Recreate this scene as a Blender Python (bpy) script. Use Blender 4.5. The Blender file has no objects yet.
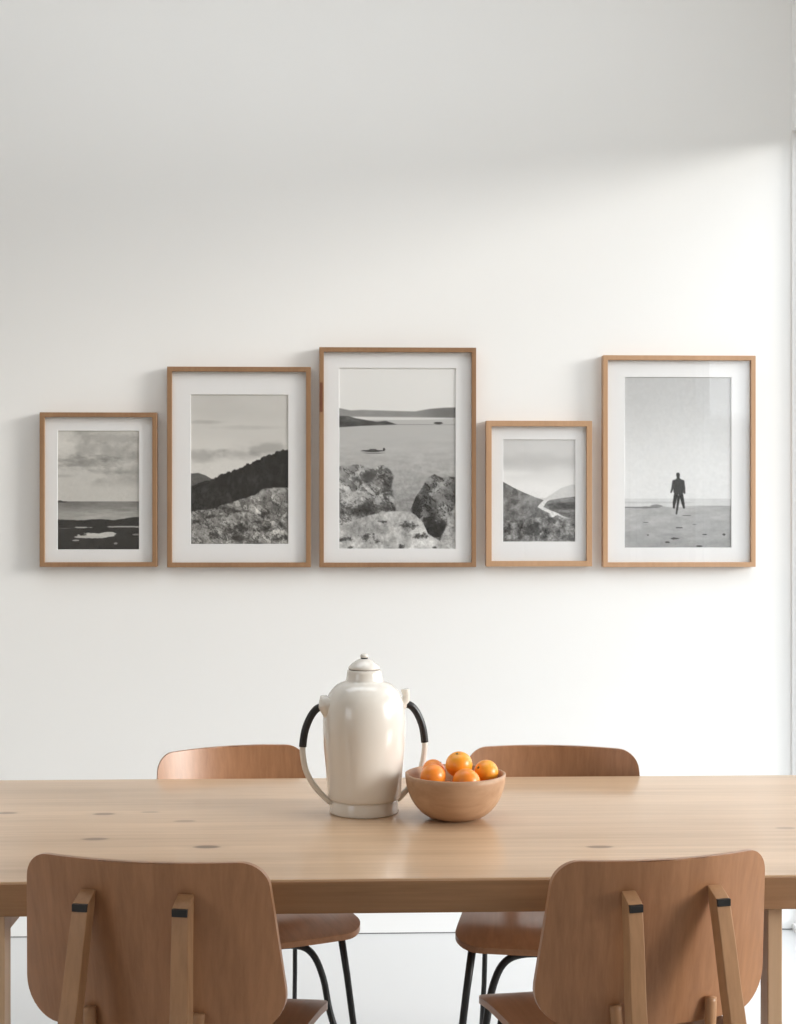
import bpy, bmesh, math, random
import numpy as np
from mathutils import Vector, Matrix
R = math.radians
rnd = random.Random(4)
C = bpy.context.scene.collection

# ------------------------------------------------------------------ camera
F_PX = 1400.0; YAW = R(1.95); HC = 1.38; D = 4.59
cam_d = bpy.data.cameras.new('camera'); cam = bpy.data.objects.new('camera', cam_d); C.objects.link(cam)
cam.location = (0, 0, HC); cam.rotation_euler = (R(90), 0, -YAW)
cam_d.sensor_fit = 'HORIZONTAL'; cam_d.sensor_width = 36; cam_d.lens = 36 * F_PX / 796
cam_d.clip_start = .05
bpy.context.scene.camera = cam

def at(px, py, y):                      # point seen at a pixel, on the plane at depth y
    x, z = (px - 398) / F_PX, (512 - py) / F_PX
    X = x * math.cos(YAW) + math.sin(YAW); Y = -x * math.sin(YAW) + math.cos(YAW)
    k = y / Y
    return Vector((X * k, y, HC + z * k))

XR = at(791.5, 512, D).x                # right wall
XL, YB, ZC = -3.3, -2.6, 3.65           # left wall, rear wall, ceiling
WIN = [(0.008, 1.34, 0.02, 2.64), (1.46, 2.72, 0.30, 1.74)]   # (t0, t1, z0, z1), t = distance from the far wall

# ------------------------------------------------------------------ world, sun, exposure
sc = bpy.context.scene
SKY, SUN = 3.1, 2.8
FILL_WIN = (4.0, 6.6, .35, 2.55)            # unseen left-wall window, added as fill for the camera side
FILL_ROOF = (-1.8, 1.2, .60, 1.85)            # unseen roof light added to lift the upper wall: x0, x1, t0, t1
w = bpy.data.worlds.new('sky'); sc.world = w; w.use_nodes = True
nt = w.node_tree; bg = nt.nodes['Background']
tc = nt.nodes.new('ShaderNodeTexCoord'); sx = nt.nodes.new('ShaderNodeSeparateXYZ')
cr = nt.nodes.new('ShaderNodeValToRGB')
nt.links.new(tc.outputs['Generated'], sx.inputs[0]); nt.links.new(sx.outputs['Z'], cr.inputs[0])
cr.color_ramp.elements[0].position = .061; cr.color_ramp.elements[0].color = (.20, .20, .19, 1)
cr.color_ramp.elements[1].position = .070; cr.color_ramp.elements[1].color = (.93, .97, 1, 1)
nt.links.new(cr.outputs[0], bg.inputs[0]); bg.inputs[1].default_value = SKY
sd = bpy.data.lights.new('sun', 'SUN'); sd.energy = SUN; sd.angle = R(17); sd.color = (1, .97, .92)
so = bpy.data.objects.new('sun', sd); C.objects.link(so); so.location = (4, 0, 3)
so.rotation_euler = Vector((-1, .32, -.235)).to_track_quat('-Z', 'Y').to_euler()
for i, (t0, t1, z0, z1) in enumerate(WIN):
    pd = bpy.data.lights.new('sky_portal', 'AREA'); pd.shape = 'RECTANGLE'
    pd.size = z1 - z0; pd.size_y = t1 - t0; pd.cycles.is_portal = True
    po = bpy.data.objects.new('sky_portal', pd); C.objects.link(po)
    po.location = (XR + .075, D - (t0 + t1) / 2, (z0 + z1) / 2); po.rotation_euler = (0, R(90), 0)
for sz, szy, loc, rot in ((FILL_WIN[3] - FILL_WIN[2], FILL_WIN[1] - FILL_WIN[0], (XL - .2, D - (FILL_WIN[0] + FILL_WIN[1]) / 2, (FILL_WIN[2] + FILL_WIN[3]) / 2), (0, R(-90), 0)),
                          (FILL_ROOF[1] - FILL_ROOF[0], FILL_ROOF[3] - FILL_ROOF[2], ((FILL_ROOF[0] + FILL_ROOF[1]) / 2, D - (FILL_ROOF[2] + FILL_ROOF[3]) / 2, ZC + .11), (0, 0, 0))):
    pd = bpy.data.lights.new('sky_portal', 'AREA'); pd.shape = 'RECTANGLE'; pd.size = sz; pd.size_y = szy; pd.cycles.is_portal = True
    po = bpy.data.objects.new('sky_portal', pd); C.objects.link(po); po.location = loc; po.rotation_euler = rot
vs = sc.view_settings
sc.display_settings.display_device = 'sRGB'
vs.view_transform = 'Standard'; vs.look = 'None'; vs.gamma = 1; vs.use_curve_mapping = False
vs.exposure = 0.12
sc.cycles.use_denoising = True
sc.cycles.max_bounces = 14; sc.cycles.diffuse_bounces = 8
sc.cycles.caustics_reflective = False; sc.cycles.caustics_refractive = False
sc.cycles.sample_clamp_indirect = 6

# ------------------------------------------------------------------ materials
def mat(name, col, rough=.6, metal=0, spec=.5, coat=0, coat_r=.2, sss=0):
    m = bpy.data.materials.new(name); m.use_nodes = True
    b = m.node_tree.nodes['Principled BSDF']
    b.inputs['Base Color'].default_value = (*col, 1); b.inputs['Roughness'].default_value = rough
    b.inputs['Metallic'].default_value = metal; b.inputs['Specular IOR Level'].default_value = spec
    b.inputs['Coat Weight'].default_value = coat; b.inputs['Coat Roughness'].default_value = coat_r
    if sss:
        b.inputs['Subsurface Weight'].default_value = sss; b.inputs['Subsurface Radius'].default_value = (.01, .005, .002)
        b.inputs['Subsurface Scale'].default_value = .5
    return m
class NG:
    def __init__(s, m): s.t = m.node_tree; s.b = s.t.nodes['Principled BSDF']
    def n(s, kind, **kw):
        q = s.t.nodes.new(kind)
        for k, v in kw.items(): setattr(q, k, v)
        return q
    def l(s, a, b): s.t.links.new(a, b)
    def math(s, op, a, b=None, c=None, clamp=False):
        q = s.n('ShaderNodeMath', operation=op); q.use_clamp = clamp
        for i, v in enumerate((a, b, c)):
            if v is None: continue
            if isinstance(v, (int, float)): q.inputs[i].default_value = v
            else: s.l(v, q.inputs[i])
        return q.outputs[0]
    def mix(s, f, a, b, blend='MIX'):
        q = s.n('ShaderNodeMix', data_type='RGBA', blend_type=blend)
        for k, v in (('Factor', f), ('A', a), ('B', b)):
            i = [x for x in q.inputs if x.name == k and x.enabled and (k == 'Factor' and x.type == 'VALUE' or x.type == 'RGBA')][0]
            if isinstance(v, (int, float)): i.default_value = v
            elif isinstance(v, tuple): i.default_value = (*v, 1)
            else: s.l(v, i)
        return [o for o in q.outputs if o.type == 'RGBA'][0]

def wood(name, light, dark, axis=0, fine=60., rough=.42, coat=.0, coat_r=.25, knots=(), planks=False, bump=.02, seedv=0.):
    m = mat(name, light, rough, spec=.4, coat=coat, coat_r=coat_r); g = NG(m)
    tcn = g.n('ShaderNodeTexCoord'); mp = g.n('ShaderNodeMapping'); g.l(tcn.outputs['Object'], mp.inputs[0])
    sc_ = [fine] * 3; sc_[axis] = fine * .035
    mp.inputs['Scale'].default_value = sc_; mp.inputs['Location'].default_value = (seedv, seedv * 2, seedv * .7)
    a = g.n('ShaderNodeTexNoise'); a.inputs['Scale'].default_value = 1; a.inputs['Detail'].default_value = 6; a.inputs['Roughness'].default_value = .6
    a.inputs['Distortion'].default_value = .25
    g.l(mp.outputs[0], a.inputs['Vector'])
    mp2 = g.n('ShaderNodeMapping'); g.l(tcn.outputs['Object'], mp2.inputs[0])
    s2 = [9.] * 3; s2[axis] = .9; mp2.inputs['Scale'].default_value = s2; mp2.inputs['Location'].default_value = (seedv, 1.3 + seedv, 0)
    b = g.n('ShaderNodeTexNoise'); b.inputs['Scale'].default_value = 1; b.inputs['Detail'].default_value = 4
    g.l(mp2.outputs[0], b.inputs['Vector'])
    f = g.math('ADD', g.math('MULTIPLY', a.outputs[0], .55), g.math('MULTIPLY', b.outputs[0], .6))
    f = g.math('MULTIPLY_ADD', f, 3.4, -1.45, clamp=True)
    col = g.mix(f, dark, light)
    if planks or knots:
        sp = g.n('ShaderNodeSeparateXYZ'); g.l(tcn.outputs['Object'], sp.inputs[0])
    if planks:
        yy = g.math('DIVIDE', sp.outputs['Y'], .153)
        cell = g.math('FLOOR', yy)
        wn = g.n('ShaderNodeTexWhiteNoise', noise_dimensions='1D'); g.l(cell, wn.inputs['W'])
        col = g.mix(g.math('MULTIPLY', wn.outputs[0], .22), col, tuple(c * .72 for c in light))
        fr = g.math('FRACT', yy); ed = g.math('LESS_THAN', g.math('ABSOLUTE', g.math('SUBTRACT', fr, .5)), .496)
        col = g.mix(g.math('MULTIPLY', g.math('SUBTRACT', 1, ed), .25), col, dark)
    for (kx, ky, ka, kb, kd) in knots:
        dx = g.math('DIVIDE', g.math('SUBTRACT', sp.outputs['X'], kx), ka); dy = g.math('DIVIDE', g.math('SUBTRACT', sp.outputs['Y'], ky), kb)
        rr = g.math('SQRT', g.math('ADD', g.math('MULTIPLY', dx, dx), g.math('MULTIPLY', dy, dy)))
        rr = g.math('ADD', rr, g.math('MULTIPLY_ADD', a.outputs[0], .8, -.4))
        halo = g.math('MULTIPLY_ADD', rr, -.8, 1.5, clamp=True)
        col = g.mix(g.math('MULTIPLY', halo, .55 * kd), col, dark)
        core = g.math('MULTIPLY_ADD', rr, -3.0, 3.0, clamp=True)
        col = g.mix(g.math('MULTIPLY', core, .95 * kd), col, (.15, .085, .045))
    g.l(col, g.b.inputs['Base Color'])
    if bump:
        bp = g.n('ShaderNodeBump'); bp.inputs['Strength'].default_value = bump * 4; bp.inputs['Distance'].default_value = .0008
        g.l(a.outputs[0], bp.inputs['Height']); g.l(bp.outputs[0], g.b.inputs['Normal'])
    return m
def plaster(name, col, rough=.75, var=.02):
    m = mat(name, col, rough, spec=.25); g = NG(m)
    tcn = g.n('ShaderNodeTexCoord'); n = g.n('ShaderNodeTexNoise'); n.inputs['Scale'].default_value = 1.4; n.inputs['Detail'].default_value = 3
    g.l(tcn.outputs['Object'], n.inputs['Vector'])
    c = g.mix(n.outputs[0], tuple(x * (1 - var) for x in col), tuple(min(1, x * (1 + var)) for x in col)); g.l(c, g.b.inputs['Base Color'])
    n2 = g.n('ShaderNodeTexNoise'); n2.inputs['Scale'].default_value = 140; g.l(tcn.outputs['Object'], n2.inputs['Vector'])
    bp = g.n('ShaderNodeBump'); bp.inputs['Strength'].default_value = .06; bp.inputs['Distance'].default_value = .0008
    g.l(n2.outputs[0], bp.inputs['Height']); g.l(bp.outputs[0], g.b.inputs['Normal'])
    return m
def glass(name):
    m = bpy.data.materials.new(name); m.use_nodes = True; t = m.node_tree
    for n in list(t.nodes): t.nodes.remove(n)
    o = t.nodes.new('ShaderNodeOutputMaterial'); mx = t.nodes.new('ShaderNodeMixShader'); tr = t.nodes.new('ShaderNodeBsdfTransparent')
    gl = t.nodes.new('ShaderNodeBsdfGlossy'); gl.inputs['Roughness'].default_value = .015; lw = t.nodes.new('ShaderNodeLayerWeight'); lw.inputs[0].default_value = .5
    pw = t.nodes.new('ShaderNodeMath'); pw.operation = 'POWER'; pw.inputs[1].default_value = 5; t.links.new(lw.outputs['Facing'], pw.inputs[0])
    fr = t.nodes.new('ShaderNodeMath'); fr.operation = 'MULTIPLY_ADD'; fr.inputs[1].default_value = .45; fr.inputs[2].default_value = .036; t.links.new(pw.outputs[0], fr.inputs[0])
    t.links.new(fr.outputs[0], mx.inputs[0]); t.links.new(tr.outputs[0], mx.inputs[1]); t.links.new(gl.outputs[0], mx.inputs[2]); t.links.new(mx.outputs[0], o.inputs[0])
    return m

M_wall = plaster('white_wall_paint', (.85, .85, .84))
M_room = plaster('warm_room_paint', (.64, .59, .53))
M_ceil = plaster('ceiling_paint', (.88, .85, .81))
M_floor = plaster('pale_floor', (.66, .67, .68), .35, .01)
M_trim = mat('white_gloss_trim', (.84, .85, .85), .35)
M_gap = mat('shadow_gap', (.2, .2, .2), .8)
M_glass = glass('clear_glass')
knot_px = [(207, 847, 1.0), (104, 814, .8), (95, 839, .8), (185, 821, .55), (600, 847, .8), (6, 813, .7), (786, 828, .5), (150, 812, .4)]
def on_table(px, py):
    x, z = (px - 398) / F_PX, (512 - py) / F_PX
    k = (.75 - HC) / z
    return (k * (x * math.cos(YAW) + math.sin(YAW)), k * (-x * math.sin(YAW) + math.cos(YAW)))
TX, TY = .07, 2.862
KN = []
for px, py, d in knot_px:
    x, y = on_table(px, py); KN.append((x - TX, y - TY, .031 * (.6 + .4 * d), .0125 * (.6 + .5 * d), d))
M_table = wood('pale_oak_tabletop', (.66, .46, .30), (.485, .32, .195), 0, 70, .30, .35, .12, KN, True)
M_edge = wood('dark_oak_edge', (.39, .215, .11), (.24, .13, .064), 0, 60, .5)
M_tleg = wood('pale_oak_leg', (.62, .43, .28), (.50, .33, .20), 2, 70, .45)
M_chair = wood('chair_oak_veneer', (.42, .21, .105), (.30, .142, .068), 2, 85, .34, .3, .3)
M_seat = wood('chair_seat_veneer', (.38, .19, .098), (.27, .13, .064), 1, 85, .36, .15, .25)
M_post = wood('chair_post_oak', (.44, .245, .125), (.33, .175, .088), 2, 85, .4)
M_steel = mat('black_powder_steel', (.012, .012, .013), .38)
M_frame = wood('frame_oak', (.33, .195, .105), (.26, .145, .076), 2, 90, .4, seedv=3.)
M_frame_l = wood('frame_light_oak', (.52, .32, .19), (.44, .265, .15), 2, 90, .4, seedv=5.)
M_inlay = wood('frame_dark_inlay', (.20, .08, .04), (.13, .05, .03), 2, 90, .4)
M_mat = mat('white_mat_board', (.90, .90, .90), .9, spec=.1)
M_back = mat('frame_backing_board', (.35, .27, .2), .9)
M_pot = mat('cream_ceramic', (.74, .71, .66), .22, coat=.6, coat_r=.08)
M_black = mat('black_handle_grip', (.013, .013, .015), .35)
M_hand = mat('ceramic_handle', (.70, .67, .62), .3, coat=.4, coat_r=.1)
M_groove = mat('lid_groove', (.30, .27, .24), .6)
M_bowl = wood('turned_bowl_wood', (.50, .32, .20), (.36, .21, .12), 0, 45, .5, seedv=2.)

# ------------------------------------------------------------------ helpers
def obj(name, bm, m, parent=None, smooth=False, bevel=0, seg=2):
    me = bpy.data.meshes.new(name)
    bmesh.ops.recalc_face_normals(bm, faces=bm.faces[:]); bm.to_mesh(me); bm.free()
    me.materials.append(m)
    o = bpy.data.objects.new(name, me); C.objects.link(o)
    if smooth: me.polygons.foreach_set('use_smooth', [True] * len(me.polygons))
    if bevel:
        b = o.modifiers.new('bevel', 'BEVEL'); b.width = bevel; b.segments = seg; b.limit_method = 'ANGLE'; b.angle_limit = R(38)
        b.harden_normals = True; me.polygons.foreach_set('use_smooth', [True] * len(me.polygons))
    if parent: o.parent = parent
    return o
def tag(o, label=None, cat=None, group=None, kind=None):
    for k, v in (('label', label), ('category', cat), ('group', group), ('kind', kind)):
        if v: o[k] = v
    return o
def thing(name, loc, label, cat, group=None, rz=0):
    o = bpy.data.objects.new(name, None); C.objects.link(o); o.empty_display_size = .05
    o.location = loc; o.rotation_euler = (0, 0, rz); return tag(o, label, cat, group)
def bx(bm, a, b):
    vs_ = [bm.verts.new((x, y, z)) for x in (a[0], b[0]) for y in (a[1], b[1]) for z in (a[2], b[2])]
    for f in ((0, 1, 3, 2), (4, 6, 7, 5), (0, 4, 5, 1), (2, 3, 7, 6), (0, 2, 6, 4), (1, 5, 7, 3)): bm.faces.new([vs_[i] for i in f])
def lathe(bm, prof, n=64, centre=(0, 0), sxy=(1, 1)):
    rings = []
    for r, z in prof:
        if r < 1e-5: rings.append([bm.verts.new((centre[0], centre[1], z))])
        else: rings.append([bm.verts.new((centre[0] + r * sxy[0] * math.cos(2 * math.pi * i / n), centre[1] + r * sxy[1] * math.sin(2 * math.pi * i / n), z)) for i in range(n)])
    for a, b in zip(rings, rings[1:]):
        for i in range(n):
            j = (i + 1) % n
            if len(a) == 1 and len(b) == 1: continue
            if len(a) == 1: bm.faces.new((a[0], b[i], b[j]))
            elif len(b) == 1: bm.faces.new((a[i], b[0], a[j]))
            else: bm.faces.new((a[i], b[i], b[j], a[j]))
    for rg in (rings[0], rings[-1]):
        if len(rg) > 1:
            try: bm.faces.new(rg)
            except ValueError: pass
def spline(pts, n):
    pts = [Vector(p) for p in pts]; P = [2 * pts[0] - pts[1]] + pts + [2 * pts[-1] - pts[-2]]; out = []
    segs = len(pts) - 1
    for k in range(n + 1):
        u = k / n * segs; i = min(int(u), segs - 1); t = u - i
        p0, p1, p2, p3 = P[i:i + 4]
        out.append(.5 * ((2 * p1) + (p2 - p0) * t + (2 * p0 - 5 * p1 + 4 * p2 - p3) * t * t + (3 * p1 - p0 - 3 * p2 + p3) * t ** 3))
    return out
def tube(bm, pts, rad, n=14, cap=True):
    rings = []; up = Vector((.013, .99, .02)); N = len(pts)
    for i, p in enumerate(pts):
        t = (pts[min(i + 1, N - 1)] - pts[max(i - 1, 0)]).normalized()
        if abs(t.dot(up)) > .9: up = Vector((.99, .01, .02))
        s = t.cross(up).normalized(); u = s.cross(t).normalized(); up = u
        r = rad(i / (N - 1)) if callable(rad) else rad
        if not isinstance(r, tuple): r = (r, r)
        rings.append([bm.verts.new(p + s * r[0] * math.cos(2 * math.pi * k / n) + u * r[1] * math.sin(2 * math.pi * k / n)) for k in range(n)])
    for a, b in zip(rings, rings[1:]):
        for k in range(n): bm.faces.new((a[k], a[(k + 1) % n], b[(k + 1) % n], b[k]))
    if cap: bm.faces.new(rings[0]); bm.faces.new(rings[-1])
def slab(bm, rows, wf, pos, nx=28):      # a bent sheet with thickness: pos(u, row, side) gives front and back points
    g = [[[bm.verts.new(pos((2 * i / nx - 1) * wf(r), r, s)) for i in range(nx + 1)] for r in rows] for s in (0, 1)]
    n = len(rows)
    for s in (0, 1):
        for j in range(n - 1):
            for i in range(nx): bm.faces.new((g[s][j][i], g[s][j][i + 1], g[s][j + 1][i + 1], g[s][j + 1][i]))
    for i in range(nx):
        for j in (0, n - 1): bm.faces.new((g[0][j][i], g[0][j][i + 1], g[1][j][i + 1], g[1][j][i]))
    for j in range(n - 1):
        for i in (0, nx): bm.faces.new((g[0][j][i], g[0][j + 1][i], g[1][j + 1][i], g[1][j][i]))
def copy_tree(o, parent=None):
    c = o.copy(); C.objects.link(c)
    if parent: c.parent = parent
    for ch in [x for x in list(C.objects) if x.parent == o]: copy_tree(ch, c)
    return c

# ------------------------------------------------------------------ the room
def struct(name, boxes, m, parent=None, bevel=0):
    bm = bmesh.new()
    for a, b in boxes: bx(bm, a, b)
    o = obj(name, bm, m, parent, bevel=bevel)
    if not parent: o['kind'] = 'structure'
    return o
T = .22
struct('floor', [((XL - T, D - 2.7, -.12), (XR + T, D + T, 0))], M_floor)
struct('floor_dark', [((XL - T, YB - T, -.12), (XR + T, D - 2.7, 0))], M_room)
a0, a1, s0, s1 = FILL_ROOF[0], FILL_ROOF[1], D - FILL_ROOF[3], D - FILL_ROOF[2]
struct('ceiling', [((XL - T, YB - T, ZC), (a0, D + T, ZC + .12)), ((a1, YB - T, ZC), (XR + T, D + T, ZC + .12)),
                   ((a0, YB - T, ZC), (a1, s0, ZC + .12)), ((a0, s1, ZC), (a1, D + T, ZC + .12))], M_ceil)
struct('wall_back', [((XL - T, D, 0), (XR + T, D + T, ZC))], M_wall)
YS = D - 2.3
struct('wall_left', [((XL - T, YS, 0), (XL, D, ZC))], M_wall)
l0, l1 = D - FILL_WIN[1], D - FILL_WIN[0]
struct('wall_side', [((XL - T, YB, 0), (XL, l0, ZC)), ((XL - T, l1, 0), (XL, YS, ZC)), ((XL - T, l0, 0), (XL, l1, FILL_WIN[2])), ((XL - T, l0, FILL_WIN[3]), (XL, l1, ZC))], M_room)
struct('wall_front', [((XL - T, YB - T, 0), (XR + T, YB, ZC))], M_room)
seg = []; last = 0.0
for t0, t1, z0, z1 in WIN:
    seg.append((last, t0, 0, ZC)); seg.append((t0, t1, 0, z0)); seg.append((t0, t1, z1, ZC)); last = t1
seg.append((last, D - YB, 0, ZC))
struct('wall_right', [((XR, D - b, c), (XR + .06, D - a, d)) for a, b, c, d in seg], M_wall)
for i, (t0, t1, z0, z1) in enumerate(WIN):
    y0, y1 = D - t1, D - t0; f = .018
    X0, X1 = XR + .03, XR + .055
    o = struct('window_%d' % (i + 1), [((X0, y0, z0), (X1, y1, z0 + f)), ((X0, y0, z1 - f), (X1, y1, z1)),
                                      ((X0, y0, z0 + f), (X1, y0 + f, z1 - f)), ((X0, y1 - f, z0 + f), (X1, y1, z1 - f))], M_trim)
    struct('pane', [((X0 + .010, y0 + f, z0 + f), (X0 + .014, y1 - f, z1 - f))], M_glass, o)
o = struct('window_3', [((XL - .17, l0, FILL_WIN[2]), (XL - .12, l1, FILL_WIN[2] + .04)), ((XL - .17, l0, FILL_WIN[3] - .04), (XL - .12, l1, FILL_WIN[3])),
                        ((XL - .17, l0, FILL_WIN[2] + .04), (XL - .12, l0 + .04, FILL_WIN[3] - .04)), ((XL - .17, l1 - .04, FILL_WIN[2] + .04), (XL - .12, l1, FILL_WIN[3] - .04))], M_trim)  # added window out of view, there only for fill light
struct('pane', [((XL - .15, l0 + .04, FILL_WIN[2] + .04), (XL - .146, l1 - .04, FILL_WIN[3] - .04))], M_glass, o)
o = struct('window_4', [((a0, s0, ZC + .05), (a1, s0 + .03, ZC + .10)), ((a0, s1 - .03, ZC + .05), (a1, s1, ZC + .10)),
                        ((a0, s0 + .03, ZC + .05), (a0 + .03, s1 - .03, ZC + .10)), ((a1 - .03, s0 + .03, ZC + .05), (a1, s1 - .03, ZC + .10))], M_trim)  # added skylight out of view, brightens the upper wall and table
struct('pane', [((a0 + .03, s0 + .03, ZC + .07), (a1 - .03, s1 - .03, ZC + .074))], M_glass, o)
struct('baseboard_back', [((XL, D - .012, .004), (XR, D, .075))], M_trim)
struct('gap_shade_strip', [((XL, D - .009, 0), (XR, D, .004))], M_gap)  # dark grey strip, stands in for the shade line under the baseboard

# ------------------------------------------------------------------ dining table
TZ, TH = .75, .058
TX0, TX1, TY0, TY1 = -1.08, 1.22, 2.405, 3.320
tb = thing('dining_table', (TX, TY, 0), 'long pale oak dining table with a thick knotty top, in front of the picture wall', 'table')
bm = bmesh.new(); bx(bm, (TX0 - TX, TY0 - TY, TZ - TH), (TX1 - TX, TY1 - TY, TZ)); obj('tabletop', bm, M_table, tb, bevel=.0025)
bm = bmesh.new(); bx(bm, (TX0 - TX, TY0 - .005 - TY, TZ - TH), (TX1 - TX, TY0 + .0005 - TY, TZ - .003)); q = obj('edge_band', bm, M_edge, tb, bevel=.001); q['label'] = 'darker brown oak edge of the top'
xr = at(766, 1000, 2.44).x; xl = at(6, 1000, 2.44).x
for (xa, xb) in ((xl - .045, xl), (xr, xr + .026)):
    for ya in (2.43, 3.25):
        bm = bmesh.new(); bx(bm, (xa - TX, ya - TY, 0), (xb - TX, ya + .045 - TY, TZ - TH)); obj('leg', bm, M_tleg, tb, bevel=.002)
for ya in (2.475,):
    for (xa, xb) in ((xl - .03, xl - .008), (xr + .004, xr + .022)):
        bm = bmesh.new(); bx(bm, (xa - TX, 2.475 - TY, TZ - TH - .05), (xb - TX, 3.25 - TY, TZ - TH)); obj('rail', bm, M_tleg, tb)

# ------------------------------------------------------------------ chairs
def rounded(v, v0, v1, r0, r1, wa, wb):
    """half width at v of a trapezoid from wa (at v0) to wb (at v1) with corner radii r0, r1"""
    k = (v - v0) / (v1 - v0); wd = wa + (wb - wa) * k
    if v - v0 < r0: q = 1 - (v - v0) / r0; wd -= r0 * (1 - math.sqrt(max(0, 1 - q * q)))
    if v1 - v < r1: q = 1 - (v1 - v) / r1; wd -= r1 * (1 - math.sqrt(max(0, 1 - q * q)))
    return wd
def rows_of(v0, v1, r0, r1, n=9, m=10):
    a = [v0 + r0 * (1 - math.cos(math.pi / 2 * k / n)) for k in range(n)]
    b = [v0 + r0 + (v1 - r1 - v0 - r0) * k / m for k in range(m + 1)]
    c = [v1 - r1 * (1 - math.cos(math.pi / 2 * (n - 1 - k) / n)) for k in range(n)]
    return a + b + c
BZ0, BZ1 = .535, .826
def back_y(x, z): return -.186 - (z - BZ0) * .16 + 1.15 * x * x      # rear face of the backrest
def seat_z(x, y):
    z = .474 + .10 * x * x - .012 * math.exp(-((y + .03) / .12) ** 2) * (1 - (x / .22) ** 2)
    if y > .13: z -= 1.6 * (y - .13) ** 2
    return z
def make_chair():
    t = thing('dining_chair', (0, 0, 0), 'x', 'chair', 'oak and black steel dining chairs around the table')
    bm = bmesh.new()
    slab(bm, rows_of(BZ0, BZ1, .072, .042), lambda z: rounded(z, BZ0, BZ1, .072, .042, .230, .203) , lambda x, z, s: Vector((x, back_y(x, z) + (.011 if s else 0), z - .002 * (x / .2) ** 2 * (z - BZ0) / .28)))
    obj('backrest', bm, M_chair, t, bevel=.002)
    bm = bmesh.new()
    slab(bm, rows_of(-.185, .235, .05, .06), lambda y: rounded(y, -.185, .235, .05, .06, .195, .222), lambda x, y, s: Vector((x, y, seat_z(x, y) - (.014 if s else 0))))
    obj('seat', bm, M_seat, t, bevel=.003)
    for sgn in (-1, 1):
        yt = back_y(.078, .775) - .016
        path = spline([(0, yt, .768), (0, yt - .015, .70), (0, yt - .029, .62), (0, yt - .042, .55), (0, yt - .032, .49), (0, yt + .050, .455), (0, yt + .14, .4425), (0, yt + .20, .4425)], 40)
        bm = bmesh.new(); rings = []
        for i, p in enumerate(path):
            tt = (path[min(i + 1, 40)] - path[max(i - 1, 0)]).normalized(); nrm = Vector((0, tt.z, -tt.y))   # towards the rear face
            if nrm.y > 0 and i < 22: nrm = -nrm
            if i >= 22 and nrm.z > 0: nrm = -nrm
            k = i / 40; hh = .0145 * (1 - .45 * max(0, k - .55)); xc = sgn * (.081 + (.78 - max(p.z, .42)) * .05)
            if i >= 22: hh = min(hh, .0115)
            ww = .0135 + .002 * min(1, k * 2)
            top = Vector((0, 0, .012)) if i == 0 else Vector()
            rings.append([bm.verts.new(Vector((xc - ww, p.y, p.z)) + nrm * hh - top * .7), bm.verts.new(Vector((xc + ww, p.y, p.z)) + nrm * hh - top * .7),
                          bm.verts.new(Vector((xc + ww, p.y, p.z)) - nrm * hh + top), bm.verts.new(Vector((xc - ww, p.y, p.z)) - nrm * hh + top)])
        for a, b in zip(rings, rings[1:]):
            for k in range(4): bm.faces.new((a[k], a[(k + 1) % 4], b[(k + 1) % 4], b[k]))
        bm.faces.new(rings[0]); bm.faces.new(rings[-1])
        po = obj('back_post', bm, M_post, t, bevel=.0022)
        bm = bmesh.new(); xc = sgn * (.081 + .02 * .07); yb = yt - .0035 - .0145
        bx(bm, (xc - .0125, yb - .0036, .7490), (xc + .0125, yb + .006, .7610))
        cl = obj('metal_clip', bm, M_steel, po, bevel=.0006); cl['label'] = 'black metal clip near the top of the post'
        # inner strut from the seat to the foot of the backrest
        bm = bmesh.new(); q = spline([(sgn * .092, back_y(.09, .572) - .006, .577), (sgn * .09, back_y(.09, .55) - .012, .540), (sgn * .088, -.188, .50), (sgn * .086, -.155, .458), (sgn * .085, -.09, .450)], 20)
        tube(bm, q, (.011, .008), 12); obj('back_strut', bm, M_post, t, smooth=True)
        bm = bmesh.new(); tube(bm, [Vector((sgn * .178, .150, .458)), Vector((sgn * .194, .162, .34)), Vector((sgn * .234, .190, 0))], lambda u: .0095 - .002 * u, 16)
        obj('leg', bm, M_steel, t, smooth=True)
        bm = bmesh.new(); tube(bm, [Vector((sgn * .158, -.12, .458)), Vector((sgn * .164, -.14, .25)), Vector((sgn * .178, -.19, 0))], .0062, 14)
        obj('leg', bm, M_steel, t, smooth=True)
    hp = [(-.218, .178, .10), (-.180, .165, .17), (-.154, .15, .25), (-.140, .138, .33), (-.116, .125, .386), (-.075, .118, .408), (0, .115, .410)]
    hp = hp + [(-x, y, z) for x, y, z in hp[-2::-1]]
    bm = bmesh.new(); tube(bm, spline(hp, 60), .0085, 14); obj('stretcher', bm, M_steel, t, smooth=True)
    bm = bmesh.new()
    for sgn in (-1, 1): bx(bm, (sgn * .085 - .010, -.10, .4295), (sgn * .085 + .010, .16, .441))
    for ya in (-.13, .135): bx(bm, (-.172, ya - .01, .441), (.172, ya + .01, .457))
    obj('under_frame', bm, M_steel, t)
    return t
chair = make_chair()
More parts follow.
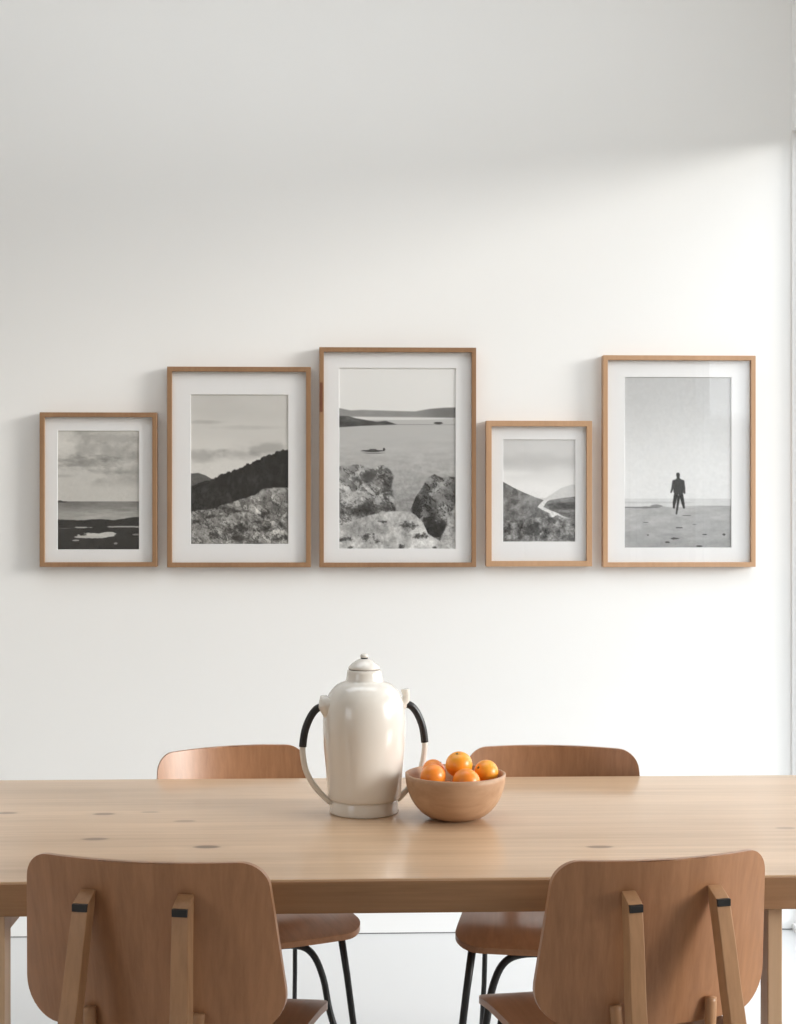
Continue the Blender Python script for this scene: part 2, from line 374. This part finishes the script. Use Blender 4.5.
# (px of back centre, depth of back, rotation, label)
CH = [(at(139, 880, 2.25), R(-12), 'oak chair with black clips seen from behind, nearer and left of the camera'),
      (at(669, 880, 2.285), R(12), 'oak chair with black clips seen from behind, at the near right of the table'),
      (at(229, 760, 3.475), R(180 + 20), 'oak chair across the table, partly behind the cream jug'),
      (at(552, 760, 3.41), R(180 - 7), 'oak chair across the table, behind the fruit bowl')]
labels = ['oak chair seen from behind, at the left of the near table edge',
          'oak chair seen from behind, at the right of the near table edge',
          'oak dining chair across the table facing us, left of the cream two-handled jug',
          'oak dining chair across the table facing us, behind the wooden fruit bowl']
for i, (p, rz, _) in enumerate(CH):
    o = chair if i == 0 else copy_tree(chair)
    o.rotation_euler = (0, 0, rz)
    off = Matrix.Rotation(rz, 3, 'Z') @ Vector((0, -.21, 0))
    o.scale = ((1, 1, 1), (.93, 1, .986), (.905, 1, .967), (1, 1, .977))[i]
    o.location = (p.x - off.x, p.y - off.y, 0); o['label'] = labels[i]

# ------------------------------------------------------------------ printed photographs
def vnoise(U, V, f, seed):
    rs = np.random.RandomState(seed); g = rs.rand(64, 64)
    x, y = U * f, V * f; xi, yi = np.floor(x).astype(int), np.floor(y).astype(int); a, b = x - xi, y - yi
    a = a * a * (3 - 2 * a); b = b * b * (3 - 2 * b)
    G = lambda i, j: g[j % 64, i % 64]
    return (G(xi, yi) * (1 - a) + G(xi + 1, yi) * a) * (1 - b) + (G(xi, yi + 1) * (1 - a) + G(xi + 1, yi + 1) * a) * b
def fbm(U, V, f, seed, o=5, gain=.55):
    s = 0; amp = 1; tot = 0
    for k in range(o): s = s + amp * vnoise(U + k * .37, V + k * .21, f * 2 ** k, seed + k); tot += amp; amp *= gain
    return s / tot
def sst(a, b, x): t = np.clip((x - a) / (b - a), 0, 1); return t * t * (3 - 2 * t)
def line(U, pts): return np.interp(U, [p[0] for p in pts], [p[1] for p in pts])
def lay(img, mask, val): return img * (1 - mask) + val * mask
def ell(U, V, u, v, a, b, n=None, lo=.75, hi=1.1): return 1 - sst(lo, hi, np.sqrt(((U - u) / a) ** 2 + ((V - v) / b) ** 2) + (0 if n is None else n))
E = .004
def cl(U, V, u, v, a, b, n=None): return ell(U, V, u, v, a, b, n, .15, 1.45)
def pr1(U, V):
    n = fbm(U, V * 1.8, 3, 1); n2 = fbm(U, V * 4, 12, 5); n3 = fbm(U, V * 3, 5, 9)
    im = .70 - .10 * sst(.42, .65, n) * (1 - sst(.40, .5, V)) + .02 * n2
    im -= .16 * cl(U, V, .33, .27, .36, .06, (n2 - .5) * 1.6) + .12 * cl(U, V, .95, .22, .22, .05, (n2 - .5)) + .09 * cl(U, V, .72, .345, .30, .025, (n2 - .5)) + .08 * cl(U, V, .6, .07, .45, .05, (n2 - .5) * 1.2) + .06 * cl(U, V, .05, .38, .15, .015)
    im += .06 * cl(U, V, .1, .1, .2, .1, n2 - .5)
    im = lay(im, sst(.592, .597, V), .43 + .16 * sst(.60, .72, V) + .09 * (fbm(U, V * 9, 5, 21) - .5) * 2)
    im = lay(im, ell(U, V, .05, .598, .075, .006), .15); im = lay(im, ell(U, V, .03, .592, .03, .006), .22)
    edge = .748 + .02 * (fbm(U, U * 0, 9, 31) - .5) - .022 * sst(.75, 1., U)
    land = .12 + .13 * (n3 - .4) + .08 * (n2 - .5)
    im = lay(im, sst(edge - E, edge + E, V), land)
    for u, v, a, b, val in ((.3, .813, .10, .006, .62), (.85, .808, .23, .008, .60), (.5, .878, .21, .022, .72), (.40, .893, .17, .012, .68), (.63, .868, .09, .016, .70), (.22, .922, .05, .008, .6), (.71, .948, .028, .010, .5), (.97, .873, .05, .007, .45), (.08, .822, .10, .003, .32)):
        im = lay(im, ell(U, V, u, v, a, b, (n2 - .5) * 1.3), val)
    return im
def rocks(U, V, f, seed, base=.5, con=1.):
    a = fbm(U, V * 1.3, f, seed, 6, .62); b = fbm(U + .3 * a, V * 1.3 + .2 * a, f * 2.1, seed + 40, 5, .65); r = np.abs(b - .5) * 2
    return np.clip(base + con * (.75 * (a - .5) + .45 * (b - .5) - .32 * (1 - sst(.0, .16, r)) + .10), .05, .92)
def pr2(U, V):
    n = fbm(U, V * 3, 3, 51); n2 = fbm(U, V * 3, 9, 55)
    im = .73 + .05 * (n - .5) + .05 * sst(.2, .5, V)
    im -= .12 * cl(U, V, .12, .41, .2, .045, (n2 - .5) * 1.2) + .12 * cl(U, V, .5, .395, .25, .035, (n2 - .5) * 1.2) + .13 * cl(U, V, .78, .36, .26, .04, (n2 - .5) * 1.2) + .08 * cl(U, V, .17, .185, .18, .015, n2 - .5) + .05 * cl(U, V, .6, .22, .35, .015, n2 - .5)
    h = line(U, [(0, .528), (.08, .524), (.15, .54), (.22, .565), (.3, .60)]); im = lay(im, sst(h - E, h + E, V), .30 + .05 * n2)
    h = line(U, [(0, .612), (.2, .568), (.42, .512), (.6, .462), (.8, .408), (.92, .378), (1, .362)]) - .034 * (fbm(U, U * 0, 34, 60, 3, .8) - .45)
    im = lay(im, sst(h - E, h + E, V), .085 + .30 * np.clip(fbm(U * 1.6, V, 16, 66, 4, .75) - .42, 0, 1) + .05 * sst(.6, .9, V) * (1 - U))
    h = line(U, [(0, .782), (.1, .77), (.23, .765), (.3, .742), (.42, .722), (.55, .69), (.65, .675), (.74, .63), (.85, .622), (1, .618)]) + .012 * (fbm(U, U * 0, 22, 70, 3) - .5)
    rk = rocks(U, V, 9, 80, .46, .85)
    for u, v, a, b in ((.06, .85, .06, .012), (.27, .945, .09, .02), (.53, .893, .08, .025), (.50, .96, .08, .018), (.76, .90, .09, .02), (.68, .85, .05, .012), (.75, .80, .04, .02), (.2, .815, .05, .01), (.45, .78, .12, .012), (.9, .96, .10, .02), (.33, .76, .07, .012), (.92, .87, .03, .015)):
        rk = lay(rk, .9 * cl(U, V, u, v, a, b, (fbm(U, V * 1.4, 30, 90, 4, .75) - .5) * 3), .15)
    return lay(im, sst(h - E, h + E, V), rk)
def pr3(U, V):
    n2 = fbm(U, V * 3, 12, 101)
    im = .84 - .02 * V + 0 * U
    h = line(U, [(0, .222), (.1, .235), (.2, .232), (.4, .236), (.65, .24), (.78, .225), (.9, .219), (1, .217)]); im = lay(im, sst(h - E, h + E, V), .50 - .10 * sst(.6, .9, U) + .06 * n2)
    wv = .68 - .14 * sst(.35, .85, V) + .10 * (fbm(U, V * 7, 9, 120) - .5) * sst(.3, .6, V) * 1.4 + .10 * ell(U, V, .4, .278, .6, .01)
    hh = .268 + .006 * U; im = lay(im, sst(hh - E, hh + E, V), wv)
    t = line(U, [(0, .265), (.08, .266), (.14, .277), (.25, .29), (.32, .297), (.40, .292), (.47, .306), (.50, .312), (1, .312)]); b = line(U, [(0, .328), (.2, .320), (.45, .314), (.5, .313), (1, .3125)])
    im = lay(im, sst(t - .003, t + .003, V) * (1 - sst(b - .003, b + .003, V)), .25 + .3 * (n2 - .4))
    im = lay(im, ell(U, V, .62, .312, .18, .002), .5)
    im = lay(im, ell(U, V, .85, .304, .042, .007), .22)
    im = lay(im, ell(U, V, .29, .458, .105, .006), .14); im = lay(im, ell(U, V, .385, .450, .011, .009), .14); im = lay(im, ell(U, V, .29, .452, .035, .006), .3)
    im = lay(im, ell(U, V, .30, .470, .10, .004), .45)
    rk = rocks(U, V, 7, 140, .50, 1.0)
    m = 1 - sst(-.012, .012, (U - line(V, [(.52, .1), (.535, .38), (.56, .43), (.60, .47), (.66, .455), (.72, .47), (.80, .49), (1, .5)])) + .03 * (fbm(V * 1., V * 0, 14, 150, 3) - .5))
    top = line(U, [(0, .542), (.12, .535), (.2, .537), (.28, .558), (.33, .54), (.38, .538), (.44, .56), (.5, .6)]) + .01 * (n2 - .5)
    n4 = fbm(U, V * 1.4, 24, 197, 4, .75) - .5; rr = lay(rk, .8 * cl(U, V, .42, .66, .07, .11, n4 * 3), .13); rr = lay(rr, .75 * cl(U, V, .25, .60, .10, .04, n4 * 3), .2)
    rr = lay(rr, .85 * cl(U, V, .17, .785, .19, .038, n4 * 2.4), .13); rr = lay(rr, .5 * ell(U, V, .12, .70, .13, .03, (n2 - .5) * 1.6), .75)
    im = lay(im, m * sst(top - E, top + E, V), rr)
    top = line(U, [(.6, .80), (.66, .71), (.72, .65), (.77, .60), (.82, .588), (.88, .605), (.94, .60), (1, .605)]) + .012 * (n2 - .5)
    m = sst(.605, .63, U)
    r2 = rocks(U, V, 8, 170, .34, .95); r2 = lay(r2, .85 * ell(U, V, .79, .89, .12, .07, (n2 - .5) * 1.4), .07); r2 = lay(r2, .8 * ell(U, V, .66, .80, .04, .08, (n2 - .5)), .10)
    r2 = lay(r2, sst(0, .03, V - line(U, [(.84, .99), (.88, .91), (.93, .85), (1, .74)])) * sst(.83, .86, U), .62 + .35 * (rk - .5))
    im = lay(im, m * sst(top - E, top + E, V), r2)
    top = line(U, [(0, .875), (.12, .845), (.25, .815), (.35, .80), (.47, .792), (.6, .79), (.66, .815), (.72, .855), (.76, .915), (.86, .955), (.93, .99), (1, 1.03)]) + .008 * (n2 - .5)
    fg = np.clip(.66 + .55 * (fbm(U, V * 1.5, 9, 190, 5, .6) - .5), 0, .9)
    for u, v, a, b in ((.25, .93, .05, .02), (.31, .955, .03, .015), (.6, .87, .06, .02), (.7, .93, .05, .012), (.05, .945, .05, .012), (.1, .99, .03, .01), (.53, .985, .02, .008), (.38, .85, .03, .008), (.82, .99, .02, .008)):
        fg = lay(fg, .9 * cl(U, V, u, v, a, b, (fbm(U, V * 1.5, 30, 195, 3, .8) - .5) * 3.2), .2)
    return lay(im, sst(top - E, top + E, V), fg)
def pr4(U, V):
    n = fbm(U, V * 3, 3, 201); n2 = fbm(U, V * 1.4, 14, 205)
    im = .76 + .10 * sst(.2, .5, V) + .04 * (n - .5) - .05 * cl(U, V, .5, .22, .8, .08, n - .5) + .03 * cl(U, V, .1, .33, .3, .03)
    h = line(U, [(0, .6), (.6, .57), (.7, .52), (.8, .475), (.95, .44), (1, .445)]); im = lay(im, .8 * sst(h - .01, h + .01, V), .73)
    h = line(U, [(0, .60), (.6, .606), (.68, .588), (.8, .575), (1, .558)]); im = lay(im, sst(h - E, h + E, V), .42 + .16 * (fbm(U * .8, V * 4, 9, 220) - .5) * 2 - .10 * ell(U, V, .85, .65, .3, .04))
    h = line(U, [(0, .413), (.07, .44), (.15, .472), (.3, .522), (.45, .565), (.57, .595), (.6, .62), (.68, .74), (1, .80)])
    hl = .42 + .34 * (fbm(U + V, V, 8, 230) - .5) + .14 * (n2 - .5) * 2; hl = lay(hl, .5 * ell(U, V, .17, .58, .06, .09, (n2 - .5) * 1.5), .22); hl = lay(hl, .4 * ell(U, V, .35, .57, .25, .03), .60)
    im = lay(im, sst(h - E, h + E, V), hl)
    rc = np.interp(V, [.58, .60, .63, .66, .69, .72, .75, .80], [.60, .585, .545, .52, .60, .70, .74, .95]); rw = np.interp(V, [.58, .66, .72, .8], [.035, .05, .07, .16])
    im = lay(im, (1 - sst(.6, 1.1, np.abs(U - rc) / rw)) * sst(.58, .6, V) * (1 - sst(.75, .79, V)), .80)
    h = line(U, [(0, .785), (.15, .795), (.3, .78), (.4, .74), (.5, .69), (.58, .71), (.66, .765), (.75, .735), (.85, .765), (1, .84)]) + .02 * (n2 - .5)
    sh = np.clip(.42 + .9 * (fbm(U, V * 1.4, 12, 240, 5, .7) - .5), .06, .85); sh = lay(sh, .6 * ell(U, V, .45, .88, .14, .07, (n2 - .5) * 2), .13); sh = lay(sh, .5 * ell(U, V, .5, .73, .11, .04, (n2 - .5) * 2), .25)
    return lay(im, sst(h - E, h + E, V), sh)
def pr5(U, V):
    n2 = fbm(U, V * 2, 14, 301)
    im = .69 + .12 * sst(0, .6, V) + 0 * U
    im = lay(im, sst(.708, .716, V), .76 - .05 * ell(U, V, .2, .735, .5, .006) - .03 * n2)
    h = .762 - .018 * np.exp(-((U - .30) / .06) ** 2) - .008 * sst(.5, 1., U)
    im = lay(im, sst(h - .004, h + .004, V), .62 + .06 * sst(.8, 1., V) * -1 + .07 * (fbm(U, V * 5, 8, 310) - .5) * 2)
    im = lay(im, .75 * ell(U, V, .16, .763, .2, .005, n2 - .5), .36); im = lay(im, .7 * ell(U, V, .30, .755, .06, .008), .42)
    im = lay(im, .35 * ell(U, V, .78, .757, .25, .004), .45)
    for u, v, a, b in ((.51, .882, .035, .005), (.475, .945, .04, .006), (.40, .967, .025, .006), (.70, .990, .03, .006), (.93, .922, .014, .005), (.75, .922, .02, .003), (.22, .925, .015, .003), (.65, .865, .03, .002), (.58, .81, .04, .002), (.2, .85, .03, .002)):
        im = lay(im, .85 * ell(U, V, u, v, a, b, n2 - .5), .17)
    im = lay(im, .18 * ell(U, V, .48, .86, .06, .05), .45)
    def seg_(u0, v0, u1, v1, r0, r1):
        asp = 1.6; ax, ay, bx_, by = u0, v0 * asp, u1, v1 * asp; px, py = U - ax, V * asp - ay; dx, dy = bx_ - ax, by - ay
        t = np.clip((px * dx + py * dy) / (dx * dx + dy * dy), 0, 1); d = np.sqrt((px - t * dx) ** 2 + (py - t * dy) ** 2); r = r0 + (r1 - r0) * t
        return 1 - sst(-.006, .006, d - r)
    sh = .13 + .06 * (n2 - .5)
    for s in ((.482, .690, .466, .735, .020, .014), (.466, .735, .462, .764, .014, .009), (.530, .690, .548, .740, .019, .013), (.548, .740, .556, .764, .013, .009), (.508, .700, .492, .775, .013, .008), (.492, .775, .486, .800, .008, .007)): im = lay(im, seg_(*s), sh * .75)
    for s in ((.478, .612, .530, .612, .020, .020), (.490, .622, .492, .668, .030, .034), (.518, .622, .520, .668, .030, .034), (.462, .612, .450, .650, .015, .011), (.450, .650, .436, .674, .010, .007), (.546, .612, .557, .650, .015, .011), (.557, .650, .561, .678, .010, .008)): im = lay(im, seg_(*s), sh + .05)
    im = lay(im, seg_(.502, .592, .503, .600, .014, .026), sh + .05); im = lay(im, seg_(.500, .570, .502, .581, .0165, .015), .09)
    return im

def print_mesh(name, x0, x1, z0, z1, y, fn, tint, parent, nx, ny, m):
    us = np.linspace(0, 1, nx + 1); vs2 = np.linspace(0, 1, ny + 1); U, V = np.meshgrid(us, vs2)
    grain = fbm(U, V * (z1 - z0) / (x1 - x0), 46, 777, 3, .8) - .5
    im = fn(U, V); im = im + grain * (.30 * np.clip(V * 2.2 - .9, 0, 1) if fn in (pr2, pr3, pr4) else .05)
    im = np.clip(im, .02, .95)
    co = np.empty((ny + 1, nx + 1, 3)); co[..., 0] = x0 + (x1 - x0) * U; co[..., 1] = y; co[..., 2] = z1 + (z0 - z1) * V
    i = np.arange(ny)[:, None] * (nx + 1) + np.arange(nx)[None]; i = i.ravel()
    faces = np.stack([i, i + nx + 1, i + nx + 2, i + 1], 1)
    me = bpy.data.meshes.new(name); me.vertices.add(co.size // 3); me.vertices.foreach_set('co', co.ravel())
    me.loops.add(faces.size); me.loops.foreach_set('vertex_index', faces.ravel()); me.polygons.add(len(faces))
    me.polygons.foreach_set('loop_start', np.arange(len(faces)) * 4); me.update(calc_edges=True)
    ca = me.color_attributes.new('tone', 'FLOAT_COLOR', 'POINT')
    lin = np.where(im > .04045, ((im + .055) / 1.055) ** 2.4, im / 12.92)     # tones above are display greys
    c4 = np.ones((im.size, 4)); c4[:, :3] = np.clip(lin * 1.28 + .012, 0, .93).ravel()[:, None] * np.array(tint)[None]; ca.data.foreach_set('color', c4.ravel())
    me.materials.append(m); o = bpy.data.objects.new(name, me); C.objects.link(o); o.parent = parent
    return o
M_print = mat('photo_print_paper', (.5, .5, .5), .7, spec=.2)
g = NG(M_print); an = g.n('ShaderNodeVertexColor'); an.layer_name = 'tone'; g.l(an.outputs[0], g.b.inputs['Base Color'])

# ------------------------------------------------------------------ picture frames
FR = [  # outer, rail px, print rect, fn, tint, material, label
 ((39.5, 412.5, 156.8, 567.0), .0150, (57.8, 431, 139, 549.4), pr1, (1.06, 1.04, .98), M_frame, 'oak framed seascape with dark shore pools under clouds, leftmost on the wall'),
 ((167.0, 367.0, 310.8, 567.4), .0155, (190.9, 394.9, 288.2, 544), pr2, (1.05, 1.03, .98), M_frame, 'oak framed black and white print of a dark hillside above rocky ground'),
 ((319.2, 347.7, 476.2, 567.3), .0150, (339.2, 368.5, 455.5, 548.7), pr3, (1.02, 1.02, 1.0), M_frame, 'tallest oak framed print, a small boat on water beyond coastal rocks, above the jug'),
 ((486.2, 420.9, 592.2, 566.6), .0180, (503.1, 439.7, 575.1, 541.6), pr4, (1.02, 1.02, 1.01), M_frame_l, 'small light oak framed print of a stream winding through a hilly valley'),
 ((603.2, 355.7, 755.8, 567.1), .0155, (624.7, 377.5, 731.1, 547.6), pr5, (1.0, 1.01, 1.01), M_frame_l, 'light oak framed print of a lone figure walking on a beach, rightmost on the wall')]
DEP = .034
for (o_, rail, pr, fn, tint, fm, label) in FR:
    a = at(o_[0], o_[3], D - DEP); b = at(o_[2], o_[1], D - DEP)
    cx = (a.x + b.x) / 2; hw = (b.x - a.x) / 2; zb = a.z; H = b.z - a.z
    t = thing('picture_frame', (cx, D, zb), label, 'picture', 'oak framed black and white prints on the wall')
    bm = bmesh.new()
    out = [(-hw, 0), (hw, 0), (hw, H), (-hw, H)]; inn = [(-hw + rail, rail), (hw - rail, rail), (hw - rail, H - rail), (-hw + rail, H - rail)]
    vv = {}
    for nm, ring, ys in (('o', out, (-.001, -DEP)), ('i', inn, (-.001, -DEP))):
        for yi, y in enumerate(ys): vv[nm, yi] = [bm.verts.new((x, y, z)) for x, z in ring]
    for k in range(4):
        j = (k + 1) % 4
        bm.faces.new((vv['o', 1][k], vv['o', 1][j], vv['i', 1][j], vv['i', 1][k])); bm.faces.new((vv['o', 0][k], vv['o', 0][j], vv['i', 0][j], vv['i', 0][k]))
        bm.faces.new((vv['o', 0][k], vv['o', 0][j], vv['o', 1][j], vv['o', 1][k])); bm.faces.new((vv['i', 0][k], vv['i', 0][j], vv['i', 1][j], vv['i', 1][k]))
    obj('frame_moulding', bm, fm, t, bevel=.0010)
    ix, iz0, iz1 = hw - rail, rail, H - rail
    pa = at(pr[0], pr[3], D - .018); pb = at(pr[2], pr[1], D - .018)
    px0, px1, pz0, pz1 = pa.x - cx, pb.x - cx, pa.z - zb, pb.z - zb
    bm = bmesh.new()     # mat board with a bevelled window
    y0, y1 = -.0205, -.0180; bv = .0008
    o4 = [(-ix, iz0), (ix, iz0), (ix, iz1), (-ix, iz1)]; p4 = [(px0 - bv, pz0 - bv), (px1 + bv, pz0 - bv), (px1 + bv, pz1 + bv), (px0 - bv, pz1 + bv)]; q4 = [(px0, pz0), (px1, pz0), (px1, pz1), (px0, pz1)]
    A = [bm.verts.new((x, y0, z)) for x, z in o4]; B = [bm.verts.new((x, y0, z)) for x, z in p4]; Q = [bm.verts.new((x, y1, z)) for x, z in q4]; O2 = [bm.verts.new((x, y1, z)) for x, z in o4]
    for k in range(4):
        j = (k + 1) % 4
        bm.faces.new((A[k], A[j], B[j], B[k])); bm.faces.new((B[k], B[j], Q[j], Q[k])); bm.faces.new((Q[k], Q[j], O2[j], O2[k])); bm.faces.new((O2[k], O2[j], A[j], A[k]))
    obj('mat_board', bm, M_mat, t)
    print_mesh('photo_print', px0 - .001, px1 + .001, pz0 - .001, pz1 + .001, -.0175, fn, tint, t, 190, int(190 * (pz1 - pz0) / (px1 - px0)), M_print)
    bm = bmesh.new(); bx(bm, (-ix, -.0172, iz0), (ix, -.004, iz1)); obj('backing_board', bm, M_back, t)
    bm = bmesh.new(); bx(bm, (-ix, -.0255, iz0), (ix, -.0238, iz1)); obj('glass_pane', bm, M_glass, t)
    if fn is pr3:
        na = at(319.8, 412, D - DEP); nb = at(322.6, 382.5, D - DEP); bm = bmesh.new()
        bx(bm, (na.x - cx, -DEP - .0006, na.z - zb), (nb.x - cx, -DEP + .004, nb.z - zb)); q = obj('dark_inlay', bm, M_inlay, t); q['label'] = 'dark reddish mark on the left rail'

# ------------------------------------------------------------------ cream jug
jx, jy = on_table(364.3, 811.6)
J = thing('thermos_jug', (jx, jy, TZ), 'cream ceramic jug with a domed lid and two half-black loop handles, on the table', 'jug', rz=R(11))
prof = [(0, .0285), (.060, .0285), (.0715, .0290), (.0745, .0300), (.0762, .0330), (.0772, .040), (.0785, .058), (.0807, .090), (.0835, .118), (.0857, .145), (.0870, .172), (.0873, .19), (.0862, .206), (.0838, .223), (.0800, .237), (.0740, .250), (.0665, .2600), (.058, .2675), (.050, .2715), (.0430, .2735), (.0402, .2750), (.0388, .2780), (.0376, .284), (.0366, .291), (.0355, .2975), (.0335, .2985), (.0, .2985)]
bm = bmesh.new(); lathe(bm, prof, 96); obj('body', bm, M_pot, J, smooth=True)
bm = bmesh.new(); lathe(bm, [(0, 0), (.0695, 0), (.0722, .0012), (.0728, .003), (.0712, .014), (.0700, .024), (.0690, .0275), (.067, .0287), (0, .0287)], 96); obj('foot_ring', bm, M_pot, J, smooth=True)
bm = bmesh.new(); lathe(bm, [(0, .2983), (.0325, .2983), (.0325, .3005), (0, .3005)], 64)
lidg = obj('lid_seam', bm, M_groove, J)
bm = bmesh.new(); lathe(bm, [(0, .3003), (.0325, .3003), (.0338, .3012), (.0336, .3030), (.0312, .3065), (.0265, .3110), (.0205, .3155), (.0150, .3188), (.0105, .3205), (.0085, .3215), (0, .3215)], 72); lid = obj('lid', bm, M_pot, J, smooth=True)
bm = bmesh.new(); lathe(bm, [(0, .3205), (.0078, .3205), (.0076, .3240), (.0, .3240)], 32); k_ = obj('knob_collar', bm, M_black, lid, smooth=False); k_['label'] = 'dark collar under the lid knob'
bm = bmesh.new(); lathe(bm, [(0, .3238), (.0075, .3239), (.0088, .3255), (.0085, .3285), (.0062, .3310), (.003, .3320), (0, .3321)], 32); obj('knob', bm, M_pot, lid, smooth=True)
ux = 1 / 475 / 5.686 / math.cos(R(11))
def hp(px, py): return ((px - 394) * ux, (645 + py / 5.686))
def zpx(py): return HC - (645 + py / 5.686 - 512) / 475 - TZ
for s in (-1, 1):
    pts = [(236, 335), (272, 352), (306, 398), (334, 470), (347, 560), (344, 620), (330, 690), (297, 760), (250, 822), (200, 872), (188, 880)]
    P = [Vector((s * a * ux, 0, zpx(b + 4))) for a, b in pts]
    full = spline(P, 90)
    split = min(range(91), key=lambda i: abs(full[i].z - zpx(567)) + (0 if full[i].x * s > .1 else 1))
    bm = bmesh.new(); tube(bm, full[:split + 1], lambda u: (.0080, .0076 - .0012 * u), 20); hg = obj('handle_grip', bm, M_black, J, smooth=True); hg['label'] = 'black upper half of the loop handle'
    bm = bmesh.new(); tube(bm, full[split:], lambda u: (.0062, .0056), 20); obj('handle', bm, M_hand, J, smooth=True)
    bm = bmesh.new()     # lug that carries the handle
    if s < 0:
        tube(bm, spline([(-.066, -.003, zpx(412)), (-.075, -.008, zpx(388)), (-.0810, -.009, zpx(350)), (-.0845, -.006, zpx(316)), (-.0860, 0, zpx(292)), (-.0865, 0, zpx(278))], 26),
             lambda u: max(.0008, float(np.interp(u, [0, .25, .5, .68, .80, .93, 1], [.006, .0130, .0165, .0120, .0085, .0075, .0012]))), 24)
    else:
        tube(bm, spline([(.070, 0, zpx(400)), (.080, 0, zpx(365)), (.0885, 0, zpx(330)), (.0910, 0, zpx(295)), (.0885, 0, zpx(264)), (.088, 0, zpx(254))], 26),
             lambda u: max(.0008, float(np.interp(u, [0, .3, .6, .8, .93, 1], [.005, .0085, .0080, .0088, .0092, .0030]))), 24)
    obj('handle_lug', bm, M_pot, J, smooth=True)

# ------------------------------------------------------------------ fruit bowl
bxx, byy = on_table(455.4, 817.8); 
BW = thing('fruit_bowl', (bxx, byy, TZ), 'round turned wooden bowl of orange fruit, beside the cream jug', 'bowl')
RB, HB = .1035, .092
outp = [(0, .0015), (.030, .0015), (.033, 0), (.038, .0008)]
for k in range(1, 15):
    a = k / 14; th = R(-90 + 22 + (90 - 16) * a)      # lower curve to the near-vertical rim
    outp.append((.038 + (RB - .038) * math.sin(math.pi / 2 * a) ** .98, .0008 + (HB - .0008) * (1 - math.cos(math.pi / 2 * a)) ** .93))
inp = [(RB - .0030, HB + .0012), (RB - .0062, HB - .0012)]
for k in range(1, 15):
    a = 1 - k / 14
    inp.append((.0 + (RB - .0065) * math.sin(math.pi / 2 * a) ** .9, .009 + (HB - .012) * (1 - math.cos(math.pi / 2 * a))))
bm = bmesh.new(); lathe(bm, outp + inp, 96); obj('bowl_shell', bm, M_bowl, BW, smooth=True)

def fruit_mat(name, a, b, sd_):
    m = mat(name, a, .34, sss=.12, coat=.12, coat_r=.25); g = NG(m); tcn = g.n('ShaderNodeTexCoord')
    n = g.n('ShaderNodeTexNoise'); n.inputs['Scale'].default_value = 26; n.inputs['Detail'].default_value = 3; g.l(tcn.outputs['Object'], n.inputs['Vector'])
    g.l(g.mix(g.math('MULTIPLY_ADD', n.outputs[0], 2.4, -.7, clamp=True), a, b), g.b.inputs['Base Color'])
    n2 = g.n('ShaderNodeTexVoronoi'); n2.inputs['Scale'].default_value = 620; g.l(tcn.outputs['Object'], n2.inputs['Vector'])
    bp = g.n('ShaderNodeBump'); bp.inputs['Strength'].default_value = .12; bp.inputs['Distance'].default_value = .0006; g.l(n2.outputs[0], bp.inputs['Height']); g.l(bp.outputs[0], g.b.inputs['Normal'])
    return m
MF1 = fruit_mat('yellow_orange_peel', (.88, .40, .035), (.86, .30, .02), 1); MF2 = fruit_mat('deep_orange_peel', (.88, .30, .028), (.84, .23, .02), 2)
M_stem = mat('dry_stem', (.16, .12, .05), .8)
def make_fruit(r, m, loc, rot, label):
    t = thing('orange_fruit', loc, label, 'orange', 'orange fruit piled in the wooden bowl'); t.rotation_euler = rot
    bm = bmesh.new(); n = 26; prof = []
    for k in range(n + 1):
        a = math.pi * k / n; rr = r * math.sin(a); zz = -r * .95 * math.cos(a)
        zz -= .07 * r * math.exp(-(rr / (.22 * r)) ** 2) * (1 if zz > 0 else -1)
        prof.append((rr if 0 < k < n else 0, zz))
    lathe(bm, prof, 40); obj('peel', bm, m, t, smooth=True)
    bm = bmesh.new(); zt = r * .95 * .93
    for k in range(5):
        a = 2 * math.pi * k / 5; p = [bm.verts.new((math.cos(a + d_) * q, math.sin(a + d_) * q, zt - .0006 + h_)) for d_, q, h_ in ((0, .0005, .0010), (-.5, .0022, .0010), (0, .0042, .0016), (.5, .0022, .0010))]
        bm.faces.new(p)
    lathe(bm, [(.0012, zt - .0012), (.0014, zt + .0012), (.0008, zt + .0020), (0, zt + .0020)], 10); obj('stem_scar', bm, M_stem, t)
    return t
RF = .0285
def fp(px, py, dy): q = at(px, py, byy + dy); return q
FRT = [(fp(459, 764.5, .005), .0278, MF1, (.3, -.2, 0), 'orange fruit topmost of the pile in the wooden bowl'),
       (fp(433, 777, -.040), .0262, MF2, (-1.0, .3, .5), 'reddish orange fruit at the front left of the bowl'),
       (fp(434, 771, .030), .0250, MF2, (.5, .5, 1), 'orange fruit mostly hidden at the back left of the bowl'),
       (fp(466.5, 782.5, -.045), .0290, MF2, (.9, .4, 2), 'orange fruit at the front middle of the bowl, low behind the rim'),
       (fp(486, 772.5, .012), .0262, MF1, (-.6, .9, 3), 'orange fruit at the right end of the bowl')]
for p, r, m, rot, label in FRT: make_fruit(r, m, p, rot, label)
for a in (110, 205, 0):     # the fruit that carries the visible ones
    make_fruit(.0262, MF2, (bxx + .036 * math.cos(R(a)), byy + .036 * math.sin(R(a)), TZ + .0435), (a, .4, .2), 'orange fruit buried at the bottom of the pile in the wooden bowl')
